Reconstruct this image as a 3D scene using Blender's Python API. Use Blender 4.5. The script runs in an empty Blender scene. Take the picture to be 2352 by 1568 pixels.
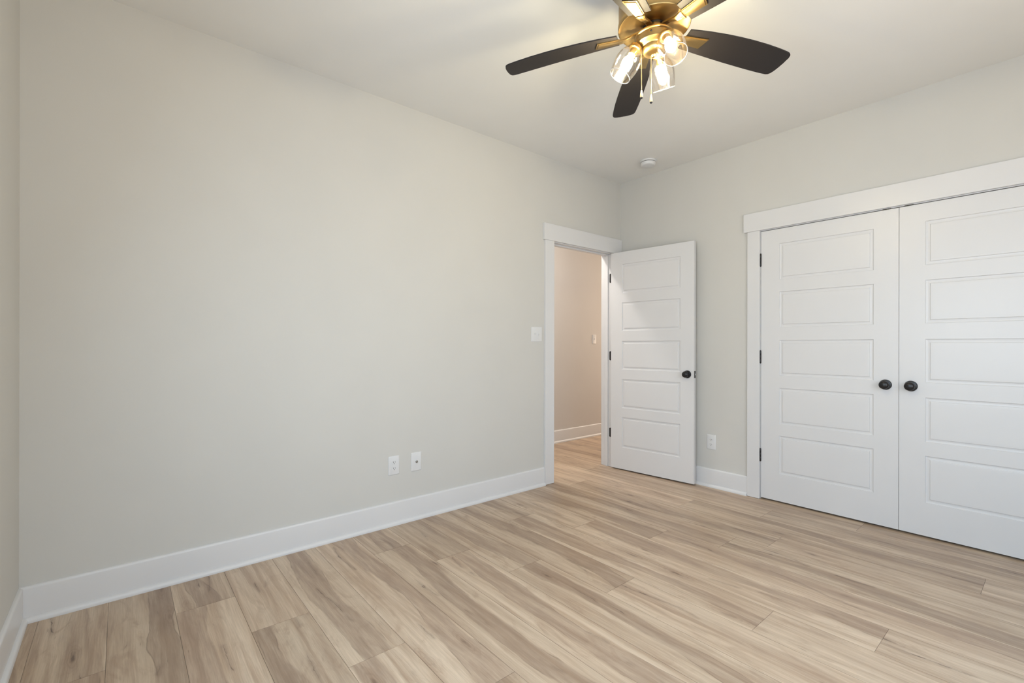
import bpy, bmesh, math, random
from mathutils import Vector, Matrix
random.seed(7)
S = bpy.context.scene
C = S.collection
PI = math.pi

# ------------------------------------------------------------------ camera
YAW = math.radians(50.0137); ROLL = math.radians(0.0976); FPX = 1071.36
EYE = Vector((-3.74405, -2.81635, 1.16637))
F = Vector((math.cos(YAW), math.sin(YAW), 0)); R0 = Vector((math.sin(YAW), -math.cos(YAW), 0)); U0 = Vector((0, 0, 1))
RV = math.cos(ROLL) * R0 + math.sin(ROLL) * U0
UV_ = -math.sin(ROLL) * R0 + math.cos(ROLL) * U0
cd = bpy.data.cameras.new('camera'); cam = bpy.data.objects.new('camera', cd); C.objects.link(cam)
cd.sensor_width = 36; cd.lens = FPX / 2352 * 36; cd.shift_y = 8.6 / 2352; cd.clip_start = 0.05
m = Matrix.Identity(4)
for i in range(3):
    m[i][0] = RV[i]; m[i][1] = UV_[i]; m[i][2] = -F[i]; m[i][3] = EYE[i]
cam.matrix_world = m
S.camera = cam

# ------------------------------------------------------------------ world, daylight, exposure
w = bpy.data.worlds.new('sky'); S.world = w; w.use_nodes = True
nt = w.node_tree; nt.nodes.clear()
sky = nt.nodes.new('ShaderNodeTexSky'); sky.sky_type = 'NISHITA'; sky.sun_disc = False
sky.sun_elevation = math.radians(48); sky.sun_rotation = math.radians(20); sky.ozone_density = 1.5
bg = nt.nodes.new('ShaderNodeBackground'); bg.inputs[1].default_value = 0.1
wo = nt.nodes.new('ShaderNodeOutputWorld')
nt.links.new(sky.outputs[0], bg.inputs[0]); nt.links.new(bg.outputs[0], wo.inputs[0])

def area(name, loc, aim, sx, sy, power, col, spread=PI):
    d = bpy.data.lights.new(name, 'AREA'); d.shape = 'RECTANGLE'; d.size = sx; d.size_y = sy
    d.energy = power; d.color = col; d.spread = spread
    o = bpy.data.objects.new(name, d); C.objects.link(o); o.location = loc
    o.rotation_euler = (Vector(aim) - Vector(loc)).to_track_quat('-Z', 'Y').to_euler()
    return o
SOUTH = -3.80; WEST = -4.069
# daylight coming in through the pair of windows in the west wall, behind the photographer
WIN = [(-3.42, -2.52), (-2.38, -1.48)]; WZ0, WZ1 = 0.62, 2.08
for i, (ya, yb) in enumerate(WIN):
    cy_ = (ya + yb) / 2
    area('window_daylight', (WEST + 0.03, cy_, (WZ0 + WZ1) / 2), (0.0, cy_, -0.25), yb - ya - 0.1, WZ1 - WZ0 - 0.1, 23.0, (0.61, 0.86, 1.13))
    area('window_ground_bounce', (WEST + 0.04, cy_, (WZ0 + WZ1) / 2), (0.0, cy_, 3.4), yb - ya - 0.1, WZ1 - WZ0 - 0.1, 8.0, (1.0, 0.95, 0.90))
SWIN_ADDED = [(-3.25, -2.35), (-2.21, -1.31)]  # unseen south window pair, added as fill light for the left wall
for i, (xa, xb) in enumerate(SWIN_ADDED):
    cx_ = (xa + xb) / 2
    area('south_fill', (cx_, SOUTH + 0.03, (WZ0 + WZ1) / 2), (cx_, 0.0, -0.1), xb - xa - 0.1, WZ1 - WZ0 - 0.1, 17.0, (0.42, 0.75, 1.12))
    area('south_fill_up', (cx_, SOUTH + 0.04, (WZ0 + WZ1) / 2), (cx_, 0.0, 3.4), xb - xa - 0.1, WZ1 - WZ0 - 0.1, 19.0, (1.0, 0.72, 0.42))
# hall: its own ceiling lamp and daylight from the rooms beyond
hl = bpy.data.lights.new('hall_lamp', 'POINT'); hl.energy = 48; hl.color = (1.0, 0.95, 0.90); hl.shadow_soft_size = 0.05
ho = bpy.data.objects.new('hall_lamp', hl); C.objects.link(ho); ho.location = (-0.95, 0.56, 2.62)
area('hall_daylight', (2.6, 0.6, 1.5), (0.0, 0.6, 1.3), 0.8, 1.8, 34.0, (1.0, 0.78, 0.58))

S.view_settings.view_transform = 'Standard'; S.view_settings.look = 'None'
S.view_settings.gamma = 1; S.view_settings.use_curve_mapping = False
S.view_settings.exposure = -0.18

# ------------------------------------------------------------------ materials
def mat(name, col, rough=0.5, metal=0.0, bump=None, spec=0.5, **kw):
    mt = bpy.data.materials.new(name); mt.use_nodes = True
    n = mt.node_tree.nodes; l = mt.node_tree.links; b = n['Principled BSDF']
    b.inputs['Base Color'].default_value = (*col, 1); b.inputs['Roughness'].default_value = rough
    b.inputs['Metallic'].default_value = metal; b.inputs['Specular IOR Level'].default_value = spec
    for k, v in kw.items(): b.inputs[k].default_value = v
    tc = n.new('ShaderNodeTexCoord')
    # faint tonal variation so that nothing is perfectly flat
    nz = n.new('ShaderNodeTexNoise'); nz.inputs['Scale'].default_value = 3.0; nz.inputs['Detail'].default_value = 2
    l.new(tc.outputs['Object'], nz.inputs['Vector'])
    mx = n.new('ShaderNodeMix'); mx.data_type = 'RGBA'; mx.blend_type = 'MULTIPLY'; mx.inputs[0].default_value = 0.05
    mx.inputs[6].default_value = (*col, 1); l.new(nz.outputs['Fac'], mx.inputs[7]); l.new(mx.outputs[2], b.inputs['Base Color'])
    if bump:
        nb = n.new('ShaderNodeTexNoise'); nb.inputs['Scale'].default_value = bump[0]; nb.inputs['Detail'].default_value = 3
        l.new(tc.outputs['Object'], nb.inputs['Vector'])
        bp = n.new('ShaderNodeBump'); bp.inputs['Strength'].default_value = bump[1]; bp.inputs['Distance'].default_value = 0.001
        l.new(nb.outputs['Fac'], bp.inputs['Height']); l.new(bp.outputs[0], b.inputs['Normal'])
    return mt
M = {}
M['wall'] = mat('wall_paint_greige', (0.600, 0.588, 0.555), 0.62, bump=(260, 0.12), spec=0.3)
M['hall'] = mat('hall_wall_paint', (0.605, 0.580, 0.555), 0.62, bump=(260, 0.12), spec=0.3)
M['ceiling'] = mat('ceiling_paint', (0.79, 0.785, 0.76), 0.8, bump=(180, 0.15), spec=0.2)
M['trim'] = mat('white_trim_paint', (0.685, 0.68, 0.68), 0.32)
M['door'] = mat('white_door_paint', (0.685, 0.68, 0.68), 0.36)
M['plate'] = mat('white_plastic', (0.70, 0.70, 0.70), 0.34)
M['slot'] = mat('dark_slot', (0.05, 0.05, 0.05), 0.6)
M['black'] = mat('black_metal', (0.018, 0.017, 0.018), 0.32, metal=0.3)
M['dark'] = mat('closet_painted_shade', (0.12, 0.11, 0.10), 0.9)  # dark colour stands in for the shade inside the closet
M['steel'] = mat('nickel', (0.45, 0.44, 0.42), 0.25, metal=1.0)
M['blade'] = mat('blade_dark_walnut', (0.020, 0.017, 0.017), 0.55, bump=(90, 0.1), spec=0.25)
M['wood_knob'] = mat('pale_wood', (0.50, 0.38, 0.26), 0.4)

def brass(name, rough):
    mt = bpy.data.materials.new(name); mt.use_nodes = True
    n = mt.node_tree.nodes; l = mt.node_tree.links; b = n['Principled BSDF']
    b.inputs['Base Color'].default_value = (0.44, 0.305, 0.13, 1); b.inputs['Metallic'].default_value = 1
    b.inputs['Roughness'].default_value = rough; b.inputs['Anisotropic'].default_value = 0.5
    tc = n.new('ShaderNodeTexCoord'); mp = n.new('ShaderNodeMapping'); mp.inputs['Scale'].default_value = (2, 2, 90)
    nz = n.new('ShaderNodeTexNoise'); nz.inputs['Scale'].default_value = 8
    l.new(tc.outputs['Object'], mp.inputs[0]); l.new(mp.outputs[0], nz.inputs['Vector'])
    mr = n.new('ShaderNodeMapRange'); mr.inputs[3].default_value = rough - 0.06; mr.inputs[4].default_value = rough + 0.08
    l.new(nz.outputs['Fac'], mr.inputs[0]); l.new(mr.outputs[0], b.inputs['Roughness'])
    return mt
M['brass'] = brass('brushed_brass', 0.34)

def thin_glass():
    mt = bpy.data.materials.new('clear_thin_glass'); mt.use_nodes = True
    n = mt.node_tree.nodes; l = mt.node_tree.links; n.clear()
    out = n.new('ShaderNodeOutputMaterial'); mix = n.new('ShaderNodeMixShader')
    tr = n.new('ShaderNodeBsdfTransparent'); tr.inputs[0].default_value = (0.97, 0.96, 0.95, 1)
    gl = n.new('ShaderNodeBsdfGlossy'); gl.inputs['Roughness'].default_value = 0.08; gl.inputs[0].default_value = (1, 0.98, 0.95, 1)
    lw = n.new('ShaderNodeLayerWeight'); lw.inputs[0].default_value = 0.5
    mr = n.new('ShaderNodeMapRange'); mr.inputs[1].default_value = 0.0; mr.inputs[2].default_value = 1.0
    mr.inputs[3].default_value = 0.07; mr.inputs[4].default_value = 0.55
    pw = n.new('ShaderNodeMath'); pw.operation = 'POWER'; pw.inputs[1].default_value = 2.2
    l.new(lw.outputs['Facing'], pw.inputs[0]); l.new(pw.outputs[0], mr.inputs[0]); l.new(mr.outputs[0], mix.inputs[0])
    l.new(tr.outputs[0], mix.inputs[1]); l.new(gl.outputs[0], mix.inputs[2]); l.new(mix.outputs[0], out.inputs[0])
    return mt
M['glass'] = thin_glass()
def emit(name, col, st):
    mt = bpy.data.materials.new(name); mt.use_nodes = True
    n = mt.node_tree.nodes; l = mt.node_tree.links; n.clear()
    e = n.new('ShaderNodeEmission'); e.inputs[0].default_value = (*col, 1); e.inputs[1].default_value = st
    o = n.new('ShaderNodeOutputMaterial'); l.new(e.outputs[0], o.inputs[0]); return mt
M['bulb'] = emit('lit_bulb', (1.0, 0.865, 0.55), 440.0)
M['rim'] = mat('glass_rim_painted_glint', (0.85, 0.82, 0.78), 0.15)  # whitish opaque colour paints the bright glint on the shade rims

# plank floor: local plank coordinates come from the UV map, a per-plank random triple from 'plank'
def floor_mat():
    mt = bpy.data.materials.new('maple_plank_floor'); mt.use_nodes = True
    n = mt.node_tree.nodes; l = mt.node_tree.links; b = n['Principled BSDF']
    def link(a, bb): l.new(a, bb)
    def val(x, sock):
        if isinstance(x, (int, float)): sock.default_value = x
        else: link(x, sock)
    def mth(op, a, bb=None, c=None, clamp=False):
        q = n.new('ShaderNodeMath'); q.operation = op; q.use_clamp = clamp
        val(a, q.inputs[0])
        if bb is not None: val(bb, q.inputs[1])
        if c is not None: val(c, q.inputs[2])
        return q.outputs[0]
    def comb(x, y, z):
        q = n.new('ShaderNodeCombineXYZ'); val(x, q.inputs[0]); val(y, q.inputs[1]); val(z, q.inputs[2]); return q.outputs[0]
    def noise(v, sc=1.0, det=2.0, rough=0.5, dist=0.0):
        q = n.new('ShaderNodeTexNoise'); link(v, q.inputs['Vector']); q.inputs['Scale'].default_value = sc
        q.inputs['Detail'].default_value = det; q.inputs['Roughness'].default_value = rough; q.inputs['Distortion'].default_value = dist
        return q.outputs['Fac']
    def rng(x, a, bb, c, d, smooth=True):
        q = n.new('ShaderNodeMapRange'); q.interpolation_type = 'SMOOTHSTEP' if smooth else 'LINEAR'
        val(x, q.inputs[0]); q.inputs[1].default_value = a; q.inputs[2].default_value = bb; q.inputs[3].default_value = c; q.inputs[4].default_value = d
        return q.outputs[0]
    def mix(f, a, bb, mode='MIX'):
        q = n.new('ShaderNodeMix'); q.data_type = 'RGBA'; q.blend_type = mode
        val(f, q.inputs[0])
        for s, x in ((6, a), (7, bb)):
            if isinstance(x, tuple): q.inputs[s].default_value = (*x, 1)
            else: link(x, q.inputs[s])
        return q.outputs[2]
    uvn = n.new('ShaderNodeUVMap'); uvn.uv_map = 'UVMap'
    sp = n.new('ShaderNodeSeparateXYZ'); link(uvn.outputs[0], sp.inputs[0]); u, v = sp.outputs[0], sp.outputs[1]
    at = n.new('ShaderNodeAttribute'); at.attribute_name = 'plank'
    sc = n.new('ShaderNodeSeparateColor'); link(at.outputs['Color'], sc.inputs[0])
    r1, r2, r3 = sc.outputs[0], sc.outputs[1], sc.outputs[2]; edge = at.outputs['Alpha']
    seed = mth('MULTIPLY', r1, 61.0)
    # wobble across the board
    wob = mth('MULTIPLY', mth('SUBTRACT', noise(comb(mth('MULTIPLY', u, 5.0), mth('MULTIPLY', v, 3.2), seed), 1, 4, 0.55), 0.5), 0.045)
    uu = mth('ADD', u, mth('MULTIPLY', wob, 0.30)); ub = mth('ADD', u, wob)
    # heartwood band
    cen = mth('ADD', mth('MULTIPLY', mth('SUBTRACT', noise(comb(seed, mth('MULTIPLY', v, 0.9), 3.3), 1, 1), 0.5), 0.22), mth('MULTIPLY', mth('SUBTRACT', r2, 0.5), 0.12))
    wid = mth('ADD', -0.012, mth('MULTIPLY', noise(comb(seed, mth('MULTIPLY', v, 1.3), 9.1), 1, 2), 0.125))
    dist = mth('SUBTRACT', mth('ABSOLUTE', mth('SUBTRACT', ub, cen)), wid)      # <0 inside
    band = rng(dist, -0.007, 0.004, 1, 0)
    rim = mth('MULTIPLY', rng(mth('ABSOLUTE', mth('ADD', dist, 0.001)), 0.0, 0.0035, 1, 0), rng(noise(comb(seed, mth('MULTIPLY', v, 5.0), 1.7), 1, 2), 0.42, 0.6, 0, 1))
    on = rng(r3, 0.22, 0.38, 0.12, 1)
    band = mth('MULTIPLY', band, on); rim = mth('MULTIPLY', rim, on)
    inside = mth('MULTIPLY', band, rng(noise(comb(mth('MULTIPLY', uu, 30.0), mth('MULTIPLY', v, 3.0), seed), 1, 4, 0.6), 0.3, 0.7, 0.45, 1.0))
    # fine grain and broad tone
    grain = noise(comb(mth('MULTIPLY', uu, 260.0), mth('MULTIPLY', v, 8.0), seed), 1, 5, 0.65)
    broad = noise(comb(mth('MULTIPLY', uu, 22.0), mth('MULTIPLY', v, 1.0), seed), 1, 4, 0.6, 0.6)
    cloud = noise(comb(mth('MULTIPLY', uu, 14.0), mth('MULTIPLY', v, 4.5), mth('ADD', seed, 7.0)), 1, 5, 0.6, 1.2)
    sap = mix(rng(broad, 0.30, 0.68, 0, 1), (0.430, 0.320, 0.228), (0.640, 0.530, 0.410))
    sap = mix(rng(cloud, 0.50, 0.74, 0, 0.60), sap, (0.400, 0.290, 0.205))
    col = mix(mth('MULTIPLY', inside, 0.72), sap, (0.300, 0.212, 0.152))
    # dark mineral streaks and cracks
    def crack(k, span, wd, lo, hi):
        sd = mth('ADD', seed, 17.0 * k)
        path = mth('ADD', mth('MULTIPLY', mth('SUBTRACT', noise(comb(sd, mth('MULTIPLY', v, 1.1), 0.4), 1, 1), 0.5), span),
                   mth('ADD', mth('MULTIPLY', mth('SUBTRACT', noise(comb(sd, mth('MULTIPLY', v, 9.0), 6.4), 1, 3, 0.6), 0.5), 0.028), mth('MULTIPLY', mth('SUBTRACT', noise(comb(sd, mth('MULTIPLY', v, 40.0), 2.4), 1, 2), 0.5), 0.006)))
        g = rng(noise(comb(sd, mth('MULTIPLY', v, 2.6), 12.0), 1, 3), lo, hi, 0, 1)
        ww = mth('MULTIPLY', g, mth('ADD', wd, mth('MULTIPLY', rng(noise(comb(sd, mth('MULTIPLY', v, 14.0), 4.0), 1, 2), 0.5, 0.75, 0, 1), 0.0035)))
        d = mth('SUBTRACT', mth('ABSOLUTE', mth('SUBTRACT', u, path)), ww)
        soft = mth('MULTIPLY', rng(mth('SUBTRACT', mth('ABSOLUTE', mth('SUBTRACT', u, path)), 0.0), 0.0, 0.016, 0.30, 0), g)
        return mth('MAXIMUM', mth('MULTIPLY', rng(d, -0.0008, 0.0010, 1, 0), g), soft)
    fleck = rng(noise(comb(mth('MULTIPLY', uu, 120.0), mth('MULTIPLY', v, 9.0), mth('ADD', seed, 31.0)), 1, 2, 0.5), 0.70, 0.78, 0, 0.7)
    fleck = mth('MULTIPLY', fleck, rng(noise(comb(mth('MULTIPLY', u, 9.0), mth('MULTIPLY', v, 2.4), mth('ADD', seed, 3.0)), 1, 2), 0.50, 0.66, 0, 1))
    streak = mth('MAXIMUM', mth('MAXIMUM', crack(1, 0.30, 0.0007, 0.52, 0.58), crack(2, 0.34, 0.0005, 0.55, 0.62)), fleck)
    col = mix(mth('MULTIPLY', streak, 0.75), col, (0.105, 0.062, 0.040))
    col = mix(mth('MULTIPLY', rim, 0.45), col, (0.120, 0.072, 0.046))
    # knots
    vo = n.new('ShaderNodeTexVoronoi'); vo.inputs['Scale'].default_value = 1.0
    link(comb(mth('MULTIPLY', ub, 13.0), mth('MULTIPLY', v, 3.0), seed), vo.inputs['Vector'])
    vd = vo.outputs['Distance']
    vcs = n.new('ShaderNodeSeparateColor'); link(vo.outputs['Color'], vcs.inputs[0])
    kon = rng(vcs.outputs[0], 0.68, 0.72, 0, 1)
    vd = mth('ADD', vd, mth('MULTIPLY', mth('SUBTRACT', noise(comb(mth('MULTIPLY', u, 60.0), mth('MULTIPLY', v, 22.0), seed), 1, 3), 0.5), 0.16))
    knot = mth('MULTIPLY', rng(vd, 0.02, 0.13, 1, 0), kon)
    halo = mth('MULTIPLY', rng(vd, 0.08, 0.52, 1, 0), kon)
    rings = mth('MULTIPLY', rng(mth('SINE', mth('MULTIPLY', vd, 70.0)), -0.2, 1.0, 0, 1), halo)
    col = mix(mth('MULTIPLY', halo, 0.34), col, (0.300, 0.200, 0.135))
    col = mix(mth('MULTIPLY', rings, 0.16), col, (0.150, 0.090, 0.056))
    col = mix(mth('MULTIPLY', knot, 0.70), col, (0.105, 0.060, 0.038))
    col = mix(1.0, col, mix(rng(grain, 0.25, 0.75, 0, 1, False), (0.84, 0.83, 0.82), (1.10, 1.10, 1.11)), 'MULTIPLY')
    # board to board tone
    tone = mix(r2, (0.92, 0.91, 0.90), (1.12, 1.12, 1.13)); col = mix(1.0, col, tone, 'MULTIPLY')
    col = mix(1.0, col, (0.92, 0.88, 0.83), 'MULTIPLY')
    col = mix(edge, mix(1.0, col, (0.50, 0.47, 0.44), 'MULTIPLY'), col)
    link(col, b.inputs['Base Color'])
    link(rng(grain, 0.2, 0.8, 0.40, 0.30, False), b.inputs['Roughness'])
    bp = n.new('ShaderNodeBump'); bp.inputs['Strength'].default_value = 0.15; bp.inputs['Distance'].default_value = 0.0006
    link(grain, bp.inputs['Height']); link(bp.outputs[0], b.inputs['Normal'])
    b.inputs['Specular IOR Level'].default_value = 0.5
    return mt
M['floor'] = floor_mat()

# ------------------------------------------------------------------ helpers
def box(bm, x0, x1, y0, y1, z0, z1, bev=0.0, mtx=None):
    vs = [bm.verts.new((x, y, z)) for x in (x0, x1) for y in (y0, y1) for z in (z0, z1)]
    q = lambda *i: bm.faces.new([vs[k] for k in i])
    fs = [q(0, 1, 3, 2), q(4, 6, 7, 5), q(0, 4, 5, 1), q(2, 3, 7, 6), q(0, 2, 6, 4), q(1, 5, 7, 3)]
    if bev > 0:
        es = list({e for f in fs for e in f.edges})
        r = bmesh.ops.bevel(bm, geom=es, offset=bev, segments=2, profile=0.6, affect='EDGES', clamp_overlap=True)
        vs = list({v for v in r['verts']} | {v for v in vs if v.is_valid})
    if mtx: bmesh.ops.transform(bm, matrix=mtx, verts=[v for v in vs if v.is_valid])
def lathe(bm, prof, seg=48, mtx=None, cap0=False, cap1=False):
    rings = []
    for r, z in prof:
        rings.append([bm.verts.new((r * math.cos(2 * PI * k / seg), r * math.sin(2 * PI * k / seg), z)) for k in range(seg)])
    for a, b_ in zip(rings, rings[1:]):
        for k in range(seg): bm.faces.new((a[k], a[(k + 1) % seg], b_[(k + 1) % seg], b_[k]))
    if cap0: bm.faces.new(rings[0][::-1])
    if cap1: bm.faces.new(rings[-1])
    if mtx: bmesh.ops.transform(bm, matrix=mtx, verts=[v for q in rings for v in q])
def prism(bm, pts, d, mtx=None):
    """closed outline pts (x,y) extruded z 0..d"""
    a = [bm.verts.new((x, y, 0)) for x, y in pts]; b_ = [bm.verts.new((x, y, d)) for x, y in pts]
    bm.faces.new(a[::-1]); bm.faces.new(b_)
    k = len(pts)
    for i in range(k): bm.faces.new((a[i], a[(i + 1) % k], b_[(i + 1) % k], b_[i]))
    if mtx: bmesh.ops.transform(bm, matrix=mtx, verts=a + b_)
def tube(bm, pts, rad, seg=10):
    prev = None
    P = [Vector(p) for p in pts]
    for i, p in enumerate(P):
        t = (P[min(i + 1, len(P) - 1)] - P[max(i - 1, 0)]).normalized()
        a = t.orthogonal().normalized() if prev is None else (prev[1] - t * prev[1].dot(t)).normalized()
        b_ = t.cross(a); rr = rad[i] if isinstance(rad, (list, tuple)) else rad
        ring = [bm.verts.new(p + a * rr * math.cos(2 * PI * k / seg) + b_ * rr * math.sin(2 * PI * k / seg)) for k in range(seg)]
        if prev:
            for k in range(seg): bm.faces.new((prev[0][k], prev[0][(k + 1) % seg], ring[(k + 1) % seg], ring[k]))
        else: bm.faces.new(ring[::-1])
        prev = (ring, a)
    bm.faces.new(prev[0])
def obj(name, bm, m_, parent=None, smooth=False, loc=None):
    bmesh.ops.recalc_face_normals(bm, faces=bm.faces)
    me = bpy.data.meshes.new(name); bm.to_mesh(me); bm.free()
    me.materials.append(M[m_] if isinstance(m_, str) else m_)
    if smooth:
        for p in me.polygons: p.use_smooth = True
        me.set_sharp_from_angle(angle=math.radians(38))
    o = bpy.data.objects.new(name, me); C.objects.link(o)
    if parent: o.parent = parent
    if loc: o.location = loc
    return o
def empty(name, loc=(0, 0, 0), rz=0):
    o = bpy.data.objects.new(name, None); C.objects.link(o); o.location = loc; o.rotation_euler = (0, 0, rz)
    o.empty_display_size = 0.1
    return o
def tag(o, label=None, cat=None, group=None, kind=None):
    if label: o['label'] = label
    if cat: o['category'] = cat
    if group: o['group'] = group
    if kind: o['kind'] = kind
    return o
def B(): return bmesh.new()

H = 2.743; L = 4.069
# door opening in the north wall and closet opening in the east wall
DX0, DX1 = -0.925, -0.130          # clear opening between jamb faces
CY0, CY1 = -1.3065, -2.9600        # closet opening between jamb faces
JT = 0.018                         # jamb board thickness
HEAD = 2.043                       # underside of the doorway head jamb
HEADC = 2.0388                     # underside of the closet head jamb

# ------------------------------------------------------------------ setting
# floor of individual planks (one mesh): rows run along y
def build_floor():
    X0, X1, Y0, Y1 = -4.20, 3.00, -3.95, 1.24
    PW, PL, XS = 0.2243, 1.553, -4.009
    joints = {2: -0.333, 3: -0.69, 4: -1.146, 5: -1.546, 6: -0.334, 7: -0.62, 8: -0.97, 9: -1.418, 10: -1.985, 11: -0.79,
              12: -1.192, 13: -1.52, 14: -1.695, 15: -1.0, 16: -1.471, 17: -1.958}
    rr = random.Random(11)
    bm = B(); uv = bm.loops.layers.uv.new('UVMap'); cl = bm.loops.layers.float_color.new('plank')
    e = 0.0009; dz = 0.0007
    for k in range(-1, 33):
        xa, xb = max(X0, XS + PW * k), min(X1, XS + PW * (k + 1))
        if xb - xa < 0.01: continue
        xc = XS + PW * (k + 0.5)
        j = joints.get(k, rr.uniform(-1.5, 0)); y = j
        while y > Y0: y -= PL
        while y < Y1:
            ya, yb = max(y, Y0), min(y + PL, Y1)
            if yb - ya > 0.004:
                rc = (rr.random(), rr.random(), rr.random()); off = rr.uniform(0, 40)
                fl = rr.choice((-1, 1))
                o_ = [bm.verts.new(p) for p in ((xa, ya, -dz), (xb, ya, -dz), (xb, yb, -dz), (xa, yb, -dz))]
                i_ = [bm.verts.new(p) for p in ((xa + e, ya + e, 0), (xb - e, ya + e, 0), (xb - e, yb - e, 0), (xa + e, yb - e, 0))]
                fs = [(bm.faces.new(i_), 1.0)] + [(bm.faces.new((o_[q], o_[(q + 1) % 4], i_[(q + 1) % 4], i_[q])), 0.0) for q in range(4)]
                for f, al in fs:
                    for lp in f.loops:
                        c = lp.vert.co
                        lp[uv].uv = (fl * (c.x - xc), c.y - y + off); lp[cl] = (*rc, al)
            y += PL
    # underside slab
    vs = [bm.verts.new(p) for p in ((X0, Y0, -0.02), (X1, Y0, -0.02), (X1, Y1, -0.02), (X0, Y1, -0.02))]
    bm.faces.new(vs[::-1])
    me = bpy.data.meshes.new('floor'); bm.to_mesh(me); bm.free(); me.materials.append(M['floor'])
    o = bpy.data.objects.new('floor', me); C.objects.link(o)
    tag(o, 'pale maple plank floor with brown heartwood streaks, running into the hall', 'floor', kind='structure')
build_floor()

bm = B(); box(bm, -L - 0.11, 0.0, SOUTH - 0.11, 0.0, H, H + 0.05)
tag(obj('ceiling', bm, 'ceiling'), 'flat pale ceiling above the bedroom', 'ceiling', kind='structure')
bm = B(); box(bm, -2.05, 3.0, 0.1151, 1.24, H, H + 0.05)
tag(obj('ceiling_hall', bm, 'ceiling'), 'ceiling of the hall beyond the open door', 'ceiling', kind='structure')

T = 0.115
# north wall with doorway: two skins so that the hall side can carry its own paint
def wall_north(y0, y1, x_from, x_to, name, mt, label):
    bm = B()
    a, b_ = DX0 - JT, DX1 + JT
    box(bm, x_from, a, y0, y1, 0, H); box(bm, a, b_, y0, y1, HEAD + JT, H); box(bm, b_, x_to, y0, y1, 0, H)
    bmesh.ops.remove_doubles(bm, verts=bm.verts, dist=1e-5)
    tag(obj(name, bm, mt), label, 'wall', kind='structure')
wall_north(0.0, 0.06, -L, 0.0, 'wall_north', 'wall', 'long greige wall on the left with the doorway at its right end')
wall_north(0.0601, T, -2.05, 3.0, 'wall_hall_south', 'hall', 'hall side of the wall around the doorway')
bm = B(); box(bm, 0.0, 0.11, CY0 + JT, 0.06, 0, H); box(bm, 0.0, 0.11, CY1 - JT, CY0 + JT, HEADC + JT, H); box(bm, 0.0, 0.11, SOUTH, CY1 - JT, 0, H)
bmesh.ops.remove_doubles(bm, verts=bm.verts, dist=1e-5)
tag(obj('wall_east', bm, 'wall'), 'greige wall on the right holding the closet doors', 'wall', kind='structure')
bm = B()
ys = [SOUTH] + [q for ab in WIN for q in ab] + [0.06]
for i in range(0, len(ys) - 1, 2): box(bm, -L - 0.11, -L, ys[i], ys[i + 1], 0, H)
for ya, yb in WIN:
    box(bm, -L - 0.11, -L, ya, yb, 0, WZ0); box(bm, -L - 0.11, -L, ya, yb, WZ1, H)
bmesh.ops.remove_doubles(bm, verts=bm.verts, dist=1e-5)
tag(obj('wall_west', bm, 'wall'), 'greige wall seen as a sliver at the far left edge, with the windows behind the photographer', 'wall', kind='structure')
bm = B()
xs = [-L - 0.11] + [q for ab in SWIN_ADDED for q in ab] + [0.11]
for i in range(0, len(xs) - 1, 2): box(bm, xs[i], xs[i + 1], SOUTH - 0.11, SOUTH, 0, H)
for xa, xb in SWIN_ADDED:
    box(bm, xa, xb, SOUTH - 0.11, SOUTH, 0, WZ0); box(bm, xa, xb, SOUTH - 0.11, SOUTH, WZ1, H)
bmesh.ops.remove_doubles(bm, verts=bm.verts, dist=1e-5)
tag(obj('wall_south', bm, 'wall'), 'plain greige wall behind the photographer', 'wall', kind='structure')
bm = B(); box(bm, -2.05, 3.0, 1.118, 1.24, 0, H)
tag(obj('wall_hall_north', bm, 'hall'), 'warm toned hall wall seen through the open doorway', 'wall', kind='structure')
bm = B(); box(bm, -2.10, -2.05, 0.06, 1.24, 0, H); tag(obj('wall_hall_west', bm, 'hall'), 'closed end of the hall', 'wall', kind='structure')
bm = B(); box(bm, 3.0, 3.05, 0.06, 1.24, 0, H); tag(obj('wall_hall_east', bm, 'hall'), 'far end of the hall', 'wall', kind='structure')
# closet interior
bm = B(); box(bm, 0.11, 0.72, CY1 - 0.25, CY0 + 0.25, 2.40, 2.42); box(bm, 0.72, 0.76, CY1 - 0.25, CY0 + 0.25, 0, 2.42)
box(bm, 0.11, 0.76, CY0 + 0.25, CY0 + 0.29, 0, 2.42); box(bm, 0.11, 0.76, CY1 - 0.29, CY1 - 0.25, 0, 2.42)
tag(obj('wall_closet', bm, 'dark'), 'inside of the closet behind its doors, coloured dark as if unlit', 'wall', kind='structure')

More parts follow.
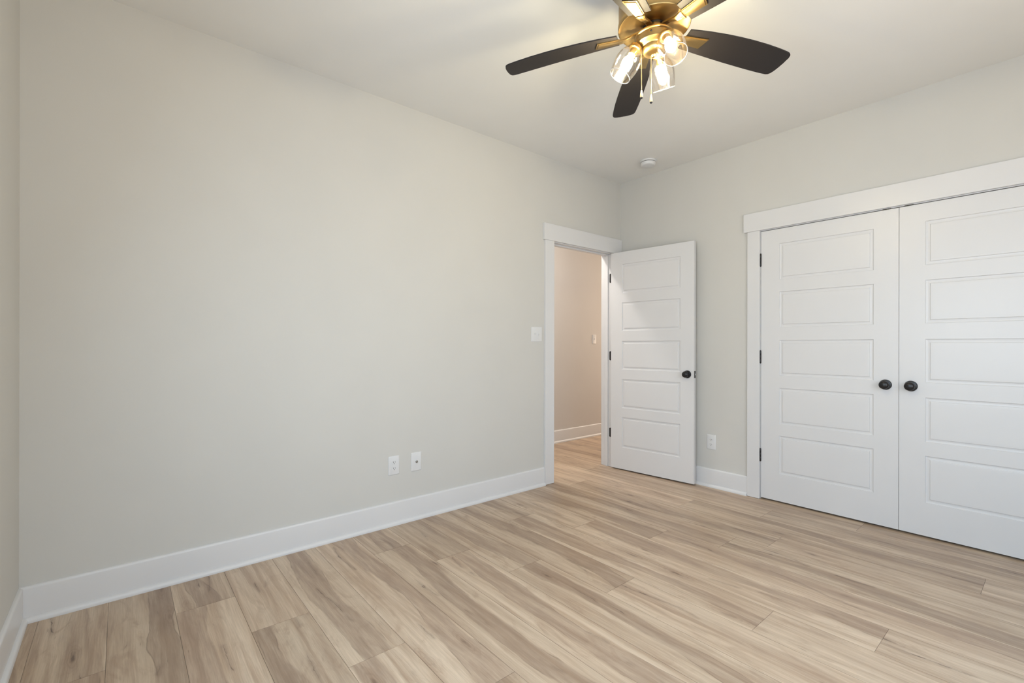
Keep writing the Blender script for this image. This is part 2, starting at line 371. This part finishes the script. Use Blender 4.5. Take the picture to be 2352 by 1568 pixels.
# windows behind the camera; the south pair is added for fill light
for i, (xa, xb, sth) in enumerate([(*q, 0) for q in WIN] + [(*q, 1) for q in SWIN_ADDED]):
    e = tag(empty('window_%d' % (i + 1), ((xa + xb) / 2, SOUTH, WZ0) if sth else (-L, (xa + xb) / 2, WZ0), 0 if sth else -PI / 2), 'white framed window behind the photographer, %s' %
            ('west wall, further from the doorway wall', 'west wall, nearer the doorway wall', 'added in the south wall for fill light, nearer the west corner', 'added in the south wall for fill light, nearer the closet')[i], 'window', kind='structure')
    hw = (xb - xa) / 2; hh = WZ1 - WZ0
    bm = B()
    for s in (-1, 1): box(bm, min(s * hw, s * (hw - 0.045)), max(s * hw, s * (hw - 0.045)), -0.09, -0.03, 0, hh)
    for z in (0, hh / 2 - 0.02, hh - 0.045): box(bm, -hw + 0.045, hw - 0.045, -0.09, -0.03, z, z + 0.045)
    obj('window_frame', bm, 'trim', e)
    bm = B(); box(bm, -hw + 0.045, hw - 0.045, -0.062, -0.058, 0.045, hh - 0.045); obj('pane', bm, 'glass', e)
    bm = B(); box(bm, -hw - 0.06, -hw, 0.0, 0.018, -0.09, hh + 0.12); box(bm, hw, hw + 0.06, 0.0, 0.018, -0.09, hh + 0.12)
    box(bm, -hw, hw, 0.0, 0.018, hh, hh + 0.12); box(bm, -hw, hw, 0.0, 0.035, -0.03, 0.0); obj('casing', bm, 'trim', e)

# baseboards with a shoe moulding: profile (outward, height)
BASE = [(0, 0), (0.0290, 0), (0.0290, 0.005), (0.0283, 0.0105), (0.0262, 0.0155), (0.0230, 0.0195), (0.0185, 0.0222), (0.0150, 0.0232), (0.0136, 0.0234), (0.0134, 0.1385), (0.0125, 0.1435), (0.0095, 0.1475), (0.0060, 0.1500), (0, 0.1500)]
def baseboard(name, p0, p1, nrm, label, prof=BASE, mt='trim'):
    p0 = Vector(p0); p1 = Vector(p1); nrm = Vector(nrm)
    bm = B(); a = [bm.verts.new(p0 + nrm * (d + 0.0002) + Vector((0, 0, z + 0.0002))) for d, z in prof]
    b_ = [bm.verts.new(p1 + nrm * (d + 0.0002) + Vector((0, 0, z + 0.0002))) for d, z in prof]
    k = len(prof)
    bm.faces.new(a); bm.faces.new(b_[::-1])
    for i in range(k): bm.faces.new((a[i], b_[i], b_[(i + 1) % k], a[(i + 1) % k]))
    o = obj(name, bm, mt, smooth=True)
    tag(o, label, 'baseboard', kind='structure'); return o
baseboard('baseboard_north', (-L + 0.0003, 0, 0), (-1.0352, 0, 0), (0, -1, 0), 'long white baseboard along the left wall')
baseboard('baseboard_west', (-L, -0.0142, 0), (-L, SOUTH + 0.0292, 0), (1, 0, 0), 'white baseboard at the bottom left corner')
baseboard('baseboard_east', (0, -0.0190, 0), (0, -1.2150, 0), (-1, 0, 0), 'short white baseboard between the open door and the closet')
baseboard('baseboard_south', (-L + 0.0292, SOUTH, 0), (-0.0292, SOUTH, 0), (0, 1, 0), 'white baseboard behind the photographer')
baseboard('baseboard_east_end', (0, SOUTH, 0), (0, CY1 - 0.0965, 0), (-1, 0, 0), 'white baseboard right of the closet')
baseboard('baseboard_hall', (-2.04, 1.118, 0), (2.99, 1.118, 0), (0, -1, 0), 'white baseboard on the hall wall beyond the doorway')

# door frames
def slab(name, parent, x0, x1, y0, y1, z0, z1, bev=0.0015):
    bm = B(); box(bm, x0, x1, y0, y1, z0, z1, bev); return obj(name, bm, 'trim', parent)
f1 = tag(empty('trim_1', ((DX0 + DX1) / 2, 0, 0)), 'white craftsman frame around the hall doorway', 'door frame', kind='structure')
cx = (DX0 + DX1) / 2
slab('casing', f1, -1.034 - cx, -0.930 - cx, -0.0185, -0.0002, 0.002, HEAD + 0.0055)
slab('casing', f1, DX1 + 0.005 - cx, -0.0285 - cx, -0.0185, -0.0002, 0.002, HEAD + 0.0055)
slab('header', f1, -1.0505 - cx, -0.0035 - cx, -0.0225, -0.0002, HEAD + 0.006, 2.1885)
slab('jamb', f1, DX0 - JT + 0.0003 - cx, DX0 - cx, 0.0, 0.1215, 0.001, HEAD)
slab('jamb', f1, DX1 - cx, DX1 + JT - 0.0003 - cx, 0.0, 0.1215, 0.001, HEAD)
slab('head_jamb', f1, DX0 - JT + 0.0003 - cx, DX1 + JT - 0.0003 - cx, 0.0, 0.1215, HEAD + 0.0002, HEAD + JT - 0.0003)
bm = B()     # door stop, set back by a leaf thickness
box(bm, DX0 + 0.0002 - cx, DX0 + 0.011 - cx, 0.042, 0.078, 0.001, HEAD - 0.0115, 0.001); box(bm, DX1 - 0.011 - cx, DX1 - 0.0002 - cx, 0.042, 0.078, 0.001, HEAD - 0.0115, 0.001)
box(bm, DX0 - cx + 0.0002, DX1 - cx - 0.0002, 0.042, 0.078, HEAD - 0.011, HEAD - 0.0002, 0.001)
obj('door_stop', bm, 'trim', f1)
slab('hall_casing', f1, DX0 - 0.105 - cx, DX0 - 0.005 - cx, T + 0.0002, T + 0.018, 0.002, HEAD + 0.005)
slab('hall_casing', f1, DX1 + 0.005 - cx, DX1 + 0.105 - cx, T + 0.0002, T + 0.018, 0.002, HEAD + 0.005)
slab('hall_header', f1, DX0 - 0.12 - cx, DX1 + 0.12 - cx, T + 0.0002, T + 0.022, HEAD + 0.0055, 2.1885)

cyc = (CY0 + CY1) / 2
f2 = tag(empty('trim_2', (0, cyc, 0)), 'white craftsman frame around the double closet doors', 'door frame', kind='structure')
slab('casing', f2, -0.0185, -0.0002, CY0 - 0.0 + 0.0015 - cyc, -1.2155 - cyc, 0.002, HEADC + 0.0045)
slab('casing', f2, -0.0185, -0.0002, CY1 - 0.0905 - cyc, CY1 - 0.0015 - cyc, 0.002, HEADC + 0.0045)
slab('header', f2, -0.0225, -0.0002, CY1 - 0.110 - cyc, -1.1875 - cyc, HEADC + 0.005, 2.1835)
slab('jamb', f2, -0.0003, 0.1098, CY0 - cyc, CY0 + JT - 0.0003 - cyc, 0.001, HEADC)
slab('jamb', f2, -0.0003, 0.1098, CY1 - JT + 0.0003 - cyc, CY1 - cyc, 0.001, HEADC)
slab('head_jamb', f2, -0.0003, 0.1098, CY1 - JT + 0.0003 - cyc, CY0 + JT - 0.0003 - cyc, HEADC + 0.0002, HEADC + JT - 0.0003)

# door leaves: local x 0..W from the hinge side, y 0..D thick (y=0 is the seen face), z 0..Hh
PZ = [(1.925, 1.6575), (1.567, 1.3040), (1.2080, 0.9435), (0.8525, 0.5830), (0.4985, 0.2150)]
def leaf_mesh(W, Hh, D, z_off, sx0, sx1):
    bm = B()
    def face_side(y, s):
        # s=+1: recess towards +y, s=-1: towards -y
        zs = [0.0]
        for zt, zb in reversed(PZ): zs += [zb - z_off, zt - z_off]
        zs.append(Hh)
        P = lambda x, d, z: bm.verts.new((x, y + s * d, z))
        def quad(x0, x1, z0, z1): bm.faces.new((P(x0, 0, z0), P(x1, 0, z0), P(x1, 0, z1), P(x0, 0, z1)))
        quad(0, sx0, 0, Hh); quad(sx1, W, 0, Hh)
        for i in range(0, len(zs), 2): quad(sx0, sx1, zs[i], zs[i + 1])
        rings = [(0, 0), (0.0012, 0.0048), (0.0045, 0.0062), (0.0115, 0.0068), (0.0185, 0.0060), (0.0205, 0.0058), (0.0222, 0.0022), (0.0245, 0.0016), (0.034, 0.0012)]
        for i in range(1, len(zs) - 1, 2):
            prev = None
            for off, d in rings:
                r = [P(sx0 + off, d, zs[i] + off), P(sx1 - off, d, zs[i] + off), P(sx1 - off, d, zs[i + 1] - off), P(sx0 + off, d, zs[i + 1] - off)]
                if prev:
                    for k in range(4): bm.faces.new((prev[k], prev[(k + 1) % 4], r[(k + 1) % 4], r[k]))
                prev = r
            bm.faces.new(prev)
    face_side(0, 1); face_side(D, -1)
    for (a, b_) in (((0, 0), (0, Hh)), ((W, 0), (W, Hh))):
        bm.faces.new([bm.verts.new(p) for p in ((a[0], 0, 0), (a[0], D, 0), (a[0], D, Hh), (a[0], 0, Hh))])
    for z in (0, Hh): bm.faces.new([bm.verts.new(p) for p in ((0, 0, z), (W, 0, z), (W, D, z), (0, D, z))])
    bmesh.ops.remove_doubles(bm, verts=bm.verts, dist=1e-5)
    return bm
KNOB = [(0.0, -0.0002), (0.0325, -0.0002), (0.0328, 0.004), (0.030, 0.008), (0.022, 0.0098), (0.0145, 0.0105), (0.0125, 0.014), (0.012, 0.024), (0.0150, 0.029),
        (0.0225, 0.033), (0.0262, 0.040), (0.0268, 0.047), (0.0245, 0.054), (0.018, 0.0595), (0.009, 0.062), (0.0005, 0.0625)]
def add_knob(parent, x, z, y=0.0, side=-1):
    # rosette and knob as one turned piece, axis along local -y (side=-1) or +y
    mt = Matrix.Translation((x, y, z)) @ Matrix.Rotation(PI / 2 * (1 if side < 0 else -1), 4, 'X')
    bm = B(); lathe(bm, KNOB[:6], 40, mt); ro = obj('rosette', bm, 'black', parent, smooth=True)
    bm = B(); lathe(bm, KNOB[5:], 40, mt); k = obj('knob', bm, 'black', parent, smooth=True)
    return k
def hinge_pin(parent, x, y, z, ln=0.092, r=0.0068):
    bm = B(); lathe(bm, [(0.0005, z - ln / 2 - 0.005), (r * 0.7, z - ln / 2 - 0.003), (r, z - ln / 2), (r, z - ln / 6), (r * 0.93, z - ln / 6 + 0.0006), (r, z - ln / 6 + 0.0012), (r, z + ln / 6), (r * 0.93, z + ln / 6 + 0.0006),
                       (r, z + ln / 6 + 0.0012), (r, z + ln / 2), (r * 0.7, z + ln / 2 + 0.003), (0.0005, z + ln / 2 + 0.005)], 14, Matrix.Translation((x, y, 0)))
    return bm
# closet leaves: local +x runs towards -y in the room, local +y towards +x
ZO = 0.0125; LH = 2.0343 - ZO
LW = 0.8224
def closet_leaf(name, hinge_y, sgn, label, sx0, sx1):
    e = tag(empty(name, (0.0005, hinge_y, ZO), -PI / 2), label, 'door', kind='structure')
    W = LW
    a, b_ = (sx0, sx1)
    bm = leaf_mesh(W, LH, 0.035, ZO, a, b_)
    if sgn < 0: bmesh.ops.transform(bm, matrix=Matrix.Translation((-W, 0, 0)), verts=bm.verts)
    obj('door_leaf', bm, 'door', e)
    return e
# left leaf spans y -1.3095 .. -2.1310, right leaf -2.1350 .. -2.9565
d2 = closet_leaf('door_2', -1.3095, 1, 'left closet door, white five panel leaf with round black knob near its right edge', 0.1290, 0.6955)
d3 = closet_leaf('door_3', -2.9565, -1, 'right closet door, white five panel leaf cut off by the right edge of the photo', 0.1250, 0.6955)
add_knob(d2, 2.0668 - 1.3095, 0.9190 - ZO)
add_knob(d3, -(2.9565 - 2.1920), 0.9185 - ZO)
for z in (1.8185, 1.081, 0.335):
    obj('hinge', hinge_pin(d2, -0.0022, -0.0045, z - ZO), 'black', d2, smooth=True)
    obj('hinge', hinge_pin(d3, 0.0022, -0.0045, z - ZO), 'black', d3, smooth=True)
for e, x in ((d2, 2.0718 - 1.3095), (d3, -(2.9565 - 2.1815))):
    bm = B(); box(bm, x - 0.027, x + 0.027, -0.0020, 0.030, LH + 0.0004, LH + 0.0043, 0.0004); box(bm, x - 0.022, x + 0.022, -0.0026, -0.0012, LH + 0.0012, LH + 0.0066, 0.0004)
    obj('ball_catch', bm, 'black', e)

# bedroom door, swung open into the room just past a right angle
AO = 5.5
an = math.radians(-90 + AO)
pin = Vector((DX1 - 0.001, -0.011, 0))
dv = Vector((math.cos(an), math.sin(an), 0)); nv = Vector((dv.y, -dv.x, 0))
if nv.x > 0: nv = -nv
org = pin + dv * 0.004 + nv * 0.036
DW = 0.801
d1 = tag(empty('door_1', (org.x, org.y, 0.0120), an), 'open white five panel bedroom door swung into the room beside the hall doorway', 'door', kind='structure')
obj('door_leaf', leaf_mesh(DW, 2.0400 - 0.012, 0.035, 0.012, 0.118, DW - 0.118), 'door', d1)
add_knob(d1, DW - 0.056, 0.925 - 0.012); add_knob(d1, DW - 0.056, 0.925 - 0.012, 0.035, 1)
bm = B(); box(bm, DW - 0.0002, DW + 0.0012, 0.005, 0.030, 0.925 - 0.012 - 0.029, 0.925 - 0.012 + 0.029, 0.0003)
obj('latch_plate', bm, 'black', d1)
bm = B(); box(bm, DW + 0.0012, DW + 0.0075, 0.0105, 0.0245, 0.925 - 0.012 - 0.0075, 0.925 - 0.012 + 0.0075, 0.001)
obj('latch_bolt', bm, 'steel', d1)
for z in (1.8125, 1.0665, 0.330):
    h = obj('hinge', hinge_pin(d1, -0.004, 0.036, z - 0.012, r=0.006), 'black', d1, smooth=True)
    bm = B(); box(bm, -0.0020, -0.0002, 0.003, 0.031, z - 0.012 - 0.044, z - 0.012 + 0.044, 0.0006); obj('hinge_leaf', bm, 'black', h)
# hinge leaves let into the jamb face
for z in (1.8125, 1.0665, 0.330):
    bm = B(); prism(bm, [(0.0, -0.044), (0.022, -0.044), (0.0275, -0.0415), (0.030, -0.036), (0.030, 0.036), (0.0275, 0.0415), (0.022, 0.044), (0.0, 0.044)], 0.0016,
                    Matrix.Translation((DX1 - cx - 0.0017, -0.0015, z)) @ Matrix(((0, 0, 1, 0), (1, 0, 0, 0), (0, 1, 0, 0), (0, 0, 0, 1))))
    obj('hinge_leaf', bm, 'black', f1)

# ------------------------------------------------------------------ wall plates (local: x along wall, y=0 wall face, -y into the room)
def plate_bm(w_, h_, d=0.0055):
    bm = B(); n_ = 0.004
    pts = []
    def rr(w2, h2, r):
        out = []
        for cxx, cyy, a0 in ((w2 - r, h2 - r, 0), (-w2 + r, h2 - r, 90), (-w2 + r, -h2 + r, 180), (w2 - r, -h2 + r, 270)):
            for k in range(4):
                a = math.radians(a0 + 30 * k); out.append((cxx + r * math.cos(a), cyy + r * math.sin(a)))
        return out
    prev = None
    for w2, dd in ((w_ / 2, 0.0003), (w_ / 2, 0.0022), (w_ / 2 - 0.0025, d - 0.0008), (w_ / 2 - 0.0045, d)):
        ring = [bm.verts.new((x, -dd, z)) for x, z in rr(w2, h_ / 2 - (w_ / 2 - w2), 0.004)]
        if prev:
            k = len(ring)
            for i in range(k): bm.faces.new((prev[i], prev[(i + 1) % k], ring[(i + 1) % k], ring[i]))
        else: bm.faces.new(ring)
        prev = ring
    bm.faces.new(prev)
    return bm
def screw(parent, x, z, y=-0.0055):
    bm = B(); lathe(bm, [(0.0032, 0), (0.0030, 0.0006), (0.0005, 0.0009)], 12, Matrix.Translation((x, y, z)) @ Matrix.Rotation(PI / 2, 4, 'X'))
    return obj('screw', bm, 'plate', parent, smooth=True)
def outlet(loc, rz, label):
    e = tag(empty('electrical_outlet', loc, rz), label, 'outlet', 'duplex outlets low on the walls')
    obj('cover_plate', plate_bm(0.076, 0.122), 'plate', e, smooth=True)
    for s in (1, -1):
        bm = B(); pts = []
        for k in range(24):
            a = 2 * PI * k / 24; pts.append((0.0172 * math.cos(a), max(-0.0138, min(0.0138, 0.0172 * math.sin(a)))))
        prism(bm, pts, 0.0022, Matrix.Translation((0, -0.0054, s * 0.0195)) @ Matrix.Rotation(PI / 2, 4, 'X'))
        r = obj('receptacle', bm, 'plate', e)
        bm = B(); y0, y1 = -0.0079, -0.0073; z = s * 0.0195
        box(bm, -0.0078, -0.0054, y0, y1, z - 0.0015, z + 0.0075); box(bm, 0.0054, 0.0078, y0, y1, z - 0.0005, z + 0.0065)
        prism(bm, [(0.0027 * math.cos(a * PI / 6), max(-0.0018, 0.0027 * math.sin(a * PI / 6))) for a in range(12)], 0.0006, Matrix.Translation((0, -0.0073, z - 0.0075)) @ Matrix.Rotation(PI / 2, 4, 'X'))
        obj('slots', bm, 'slot', r)
    screw(e, 0, 0)
    return e
outlet((-2.3835, 0, 0.3845), 0, 'white duplex outlet on the long left wall, left of the cable plate')
outlet((0, -0.9205, 0.3690), -PI / 2, 'white duplex outlet low on the strip of wall between open door and closet')
e = tag(empty('cable_wall_plate', (-2.2215, 0, 0.3850)), 'white blank plate with a single metal cable jack on the left wall', 'cable outlet')
obj('cover_plate', plate_bm(0.076, 0.124), 'plate', e, smooth=True)
bm = B(); lathe(bm, [(0.0085, 0), (0.0085, 0.003), (0.0065, 0.0035), (0.0050, 0.0036), (0.0050, 0.011), (0.0035, 0.011), (0.0005, 0.010)], 6 * 4, Matrix.Translation((0, -0.0055, 0)) @ Matrix.Rotation(PI / 2, 4, 'X'))
obj('cable_jack', bm, 'steel', e, smooth=True)
screw(e, 0, 0.042); screw(e, 0, -0.042)

def toggle(parent, x):
    bm = B(); box(bm, x - 0.0055, x + 0.0055, -0.0062, -0.0054, -0.012, 0.012, 0.0003); t = obj('switch_slot', bm, 'slot' if 0 else 'plate', parent)
    bm = B(); box(bm, -0.0045, 0.0045, -0.011, 0.0, -0.005, 0.005, 0.0012, Matrix.Translation((x, -0.0060, 0.003)) @ Matrix.Rotation(math.radians(-28), 4, 'X'))
    obj('toggle', bm, 'plate', parent, smooth=True)
e = tag(empty('light_switch', (-1.1185, 0, 1.2570)), 'white two gang switch plate on the left wall beside the doorway', 'light switch')
obj('cover_plate', plate_bm(0.117, 0.122), 'plate', e, smooth=True)
toggle(e, -0.023)
bm = B(); box(bm, 0.013, 0.033, -0.0066, -0.0054, -0.030, 0.030, 0.0005); obj('slider_slot', bm, 'plate', e)
bm = B(); box(bm, 0.016, 0.030, -0.0125, -0.0066, -0.010, 0.004, 0.001); obj('slider', bm, 'plate', e)
for x in (-0.023, 0.023):
    for z in (-0.040, 0.040): screw(e, x, z)
e = tag(empty('light_switch', (0.940, 1.118, 1.245)), 'small white switch plate on the hall wall seen through the doorway', 'light switch')
obj('cover_plate', plate_bm(0.072, 0.118), 'plate', e, smooth=True); toggle(e, 0)

# ------------------------------------------------------------------ smoke detector
e = tag(empty('smoke_detector', (-0.290, -0.505, H)), 'round white smoke detector on the ceiling near the far corner', 'smoke detector')
bm = B(); lathe(bm, [(0.0005, -0.0002), (0.068, -0.0002), (0.069, -0.004), (0.067, -0.010), (0.063, -0.012), (0.0005, -0.012)], 48); obj('base', bm, 'plate', e, smooth=True)
bm = B(); lathe(bm, [(0.058, -0.0120), (0.058, -0.0165)], 48, None, True, True); obj('vent_gap', bm, 'slot', e, smooth=True)
bm = B(); lathe(bm, [(0.0005, -0.0165), (0.062, -0.0165), (0.0625, -0.024), (0.060, -0.036), (0.055, -0.041), (0.046, -0.0435), (0.0005, -0.0445)], 48); obj('cover', bm, 'plate', e, smooth=True)

# ------------------------------------------------------------------ ceiling fan
FC = Vector((-2.01235, -1.68544, 0.0))
FA = 47.48
fan = tag(empty('ceiling_fan', (FC.x, FC.y, H)), 'brass ceiling fan with five dark blades and three lit clear glass lamps', 'ceiling fan')
Z = lambda z: z - H
bm = B(); lathe(bm, [(0.0005, Z(2.7428)), (0.128, Z(2.7428)), (0.136, Z(2.735)), (0.137, Z(2.700)), (0.141, Z(2.690)), (0.1455, Z(2.670)), (0.1465, Z(2.545)), (0.1490, Z(2.534)),
                     (0.1490, Z(2.517)), (0.1460, Z(2.5120)), (0.1400, Z(2.5135)), (0.132, Z(2.5175)), (0.105, Z(2.5250)), (0.075, Z(2.5240)), (0.056, Z(2.5200)), (0.050, Z(2.5180)), (0.0005, Z(2.5180))], 72)
obj('motor_housing', bm, 'brass', fan, smooth=True)
bm = B(); lathe(bm, [(0.045, Z(2.5178)), (0.0465, Z(2.5165)), (0.045, Z(2.5150)), (0.0005, Z(2.5150))], 48, None, True)
obj('gasket_ring', bm, 'black', fan, smooth=True)
bm = B(); lathe(bm, [(0.0400, Z(2.5148)), (0.0400, Z(2.4790)), (0.0005, Z(2.4790))], 10, None, True)
obj('hub', bm, 'brass', fan)
# blades: gently arched boards, pitched
def zc(r): return 2.4905 - 0.104 * max(0.0, r - 0.15) ** 2
SEC = [(0.150, -0.048, 0.048), (0.19, -0.0525, 0.0525), (0.25, -0.0580, 0.0585), (0.32, -0.0630, 0.0640), (0.39, -0.0665, 0.0680), (0.46, -0.0685, 0.0700), (0.53, -0.0690, 0.0705), (0.59, -0.0675, 0.0690),
       (0.622, -0.0660, 0.0672), (0.638, -0.0648, 0.0655), (0.648, -0.0635, 0.0615), (0.655, -0.0615, 0.0535), (0.660, -0.0585, 0.0400), (0.664, -0.0530, 0.0200), (0.667, -0.0420, -0.0100)]
PITCH = math.radians(-12.0)
for i in range(5):
    ang = math.radians(FA + 72 * i)
    rp = Matrix.Rotation(PITCH, 3, 'X')
    def put(bm, r, y, dz):
        q = rp @ Vector((0, y, dz)); return bm.verts.new((r, q.y, Z(zc(r)) + q.z))
    bm = B(); prev = None; TH = 0.0055; ncol = 6
    for r, yl, yu in SEC:
        ybs = [yl + (yu - yl) * k / ncol for k in range(ncol + 1)]
        ring = [put(bm, r, y, 0) for y in ybs] + [put(bm, r, y, TH) for y in reversed(ybs)]
        if prev:
            k = len(ring)
            for j in range(k): bm.faces.new((prev[j], prev[(j + 1) % k], ring[(j + 1) % k], ring[j]))
        else: bm.faces.new(ring)
        prev = ring
    bm.faces.new(prev[::-1])
    bl = obj('blade', bm, 'blade', fan, smooth=True); bl.rotation_euler = (0, 0, ang)
    # brass bracket: arm from the hub, dipping outward, ending in a raised flat plate under the blade
    bm = B()
    st = [(0.0365, 2.4985, 0.0120, 0), (0.055, 2.5015, 0.0115, 0), (0.075, 2.5005, 0.0105, 0.0), (0.095, 2.4945, 0.0105, 0.3), (0.112, 2.4880, 0.0125, 0.7), (0.130, 2.4855, 0.0160, 1), (0.146, 2.4850, 0.0195, 1)]
    prev = None
    for r, z, hw, tt in st:
        ring = []
        rot = Matrix.Rotation(PITCH * tt, 4, 'X')
        for sx, sz in ((-1, -1), (-0.6, -1.35), (0.6, -1.35), (1, -1), (1, 1), (-1, 1)):
            q = rot @ Vector((0, sx * hw, sz * 0.0036)); ring.append(bm.verts.new((r, q.y, Z(z) + q.z)))
        k = len(ring)
        if prev:
            for j in range(k): bm.faces.new((prev[j], prev[(j + 1) % k], ring[(j + 1) % k], ring[j]))
        else: bm.faces.new(ring[::-1])
        prev = ring
    bm.faces.new(prev)
    def plate(r0, r1a, r1b, h0, h1, d0, d1):
        vs = []
        for dz in (d0, d1):
            vs.append([put(bm, r0, h0, dz), put(bm, r1a, h1, dz), put(bm, r1b, -h1, dz), put(bm, r0, -h0, dz)])
        bm.faces.new(vs[0][::-1]); bm.faces.new(vs[1])
        for j in range(4): bm.faces.new((vs[0][j], vs[0][(j + 1) % 4], vs[1][(j + 1) % 4], vs[1][j]))
    plate(0.143, 0.236, 0.254, 0.0200, 0.0270, -0.0042, -0.0003)
    plate(0.146, 0.230, 0.246, 0.0165, 0.0215, -0.0072, -0.0042)
    obj('blade_bracket', bm, 'brass', bl)
# light kit
kit_bm = B(); lathe(kit_bm, [(0.0005, Z(2.4788)), (0.074, Z(2.4788)), (0.0795, Z(2.4765)), (0.0800, Z(2.4725)), (0.0780, Z(2.4700)), (0.0735, Z(2.4685)), (0.0730, Z(2.4460)), (0.0715, Z(2.4415)),
                      (0.0640, Z(2.4370)), (0.0520, Z(2.4340)), (0.0480, Z(2.4300)), (0.0470, Z(2.4180)), (0.0420, Z(2.4080)), (0.0320, Z(2.4010)), (0.0200, Z(2.3980)), (0.0120, Z(2.3960)), (0.0090, Z(2.3880)), (0.0005, Z(2.3860))], 64)
kit = obj('light_kit', kit_bm, 'brass', fan, smooth=True)
for a_ in (205, 325, 85):
    bm = B(); lathe(bm, [(0.0042, 0), (0.0042, 0.0020), (0.0030, 0.0032), (0.0005, 0.0034)], 12, Matrix.Rotation(math.radians(a_), 4, 'Z') @ Matrix.Translation((0.0732, 0, Z(2.4580))) @ Matrix.Rotation(PI / 2, 4, 'Y'))
    obj('screw', bm, 'black', kit, smooth=True)
rdir = Vector((R0.x, R0.y, 0)); fdir = Vector((F.x, F.y, 0))
SH = [(0.0215, 0.006), (0.0240, 0.010), (0.0330, 0.022), (0.0430, 0.038), (0.0510, 0.058), (0.0548, 0.080), (0.0545, 0.100), (0.0520, 0.120), (0.0485, 0.140), (0.0465, 0.1500)]
for phi in (35, -85, 161):
    ph = math.radians(phi); hd = rdir * math.sin(ph) + fdir * math.cos(ph); tau = math.radians(60)
    ax = hd * math.cos(tau) - Vector((0, 0, math.sin(tau)))
    o0 = hd * 0.065 + Vector((0, 0, Z(2.4500)))
    rot = Matrix.Translation(o0) @ ax.to_track_quat('Z', 'Y').to_matrix().to_4x4()
    bm = B(); lathe(bm, [(0.0105, -0.030), (0.0120, 0.000), (0.0140, 0.012), (0.0250, 0.015), (0.0262, 0.020), (0.0262, 0.028), (0.0235, 0.030), (0.0170, 0.031), (0.0165, 0.055), (0.0005, 0.055)], 32, rot)
    obj('socket', bm, 'brass', kit, smooth=True)
    sh_t = rot @ Matrix.Translation((0, 0, 0.010)) @ Matrix.Diagonal((1, 1, 0.955, 1))
    bm = B(); inner = [(r - 0.0018, z) for r, z in SH]
    lathe(bm, SH + [(SH[-1][0] + 0.0004, 0.1515), (SH[-1][0] - 0.0009, 0.1524), (inner[-1][0] - 0.0004, 0.1515)] + inner[::-1], 56, sh_t)
    gs = obj('glass_shade', bm, 'glass', kit, smooth=True)
    gs.data.materials.append(M['rim'])
    inv = sh_t.inverted()
    for p_ in gs.data.polygons:
        c_ = inv @ p_.center
        if c_.z > 0.1502: p_.material_index = 1
    bm = B(); lathe(bm, [(0.0110, 0.055), (0.0120, 0.060), (0.0165, 0.070), (0.0215, 0.082), (0.0230, 0.092), (0.0215, 0.102), (0.0165, 0.111), (0.0085, 0.116), (0.0005, 0.117)], 20, rot, True)
    obj('light_bulb', bm, 'bulb', kit, smooth=True)
# pull chains
for off_r, off_f, zt, zb in ((-0.0525, 0.0, 2.440, 2.213), (-0.0115, 0.0, 2.412, 2.195)):
    p = rdir * off_r + fdir * off_f
    bm = B()
    nb = int((zt - zb - 0.034) / 0.0042)
    for k in range(nb):
        zc = zt - 0.0042 * k
        lathe(bm, [(0.0004, 0.0017), (0.0013, 0.0010), (0.0017, 0.0), (0.0013, -0.0010), (0.0004, -0.0026)], 6, Matrix.Translation((p.x, p.y, Z(zc))))
    ch = obj('pull_chain', bm, 'brass', fan, smooth=True)
    zt2 = zt - 0.0042 * nb
    bm = B(); lathe(bm, [(0.0008, 0.0), (0.0022, -0.001), (0.0034, -0.006), (0.0048, -0.014), (0.0060, -0.023), (0.0062, -0.029), (0.0056, -0.033), (0.0005, -0.0335)], 18, Matrix.Translation((p.x, p.y, Z(zt2))))
    kn = obj('pull_knob', bm, 'wood_knob', ch, smooth=True)
    bm = B(); lathe(bm, [(0.0057, -0.0332), (0.0050, -0.0365), (0.0030, -0.0385), (0.0005, -0.039)], 18, Matrix.Translation((p.x, p.y, Z(zt2))))
    obj('knob_tip', bm, 'black', kn, smooth=True)
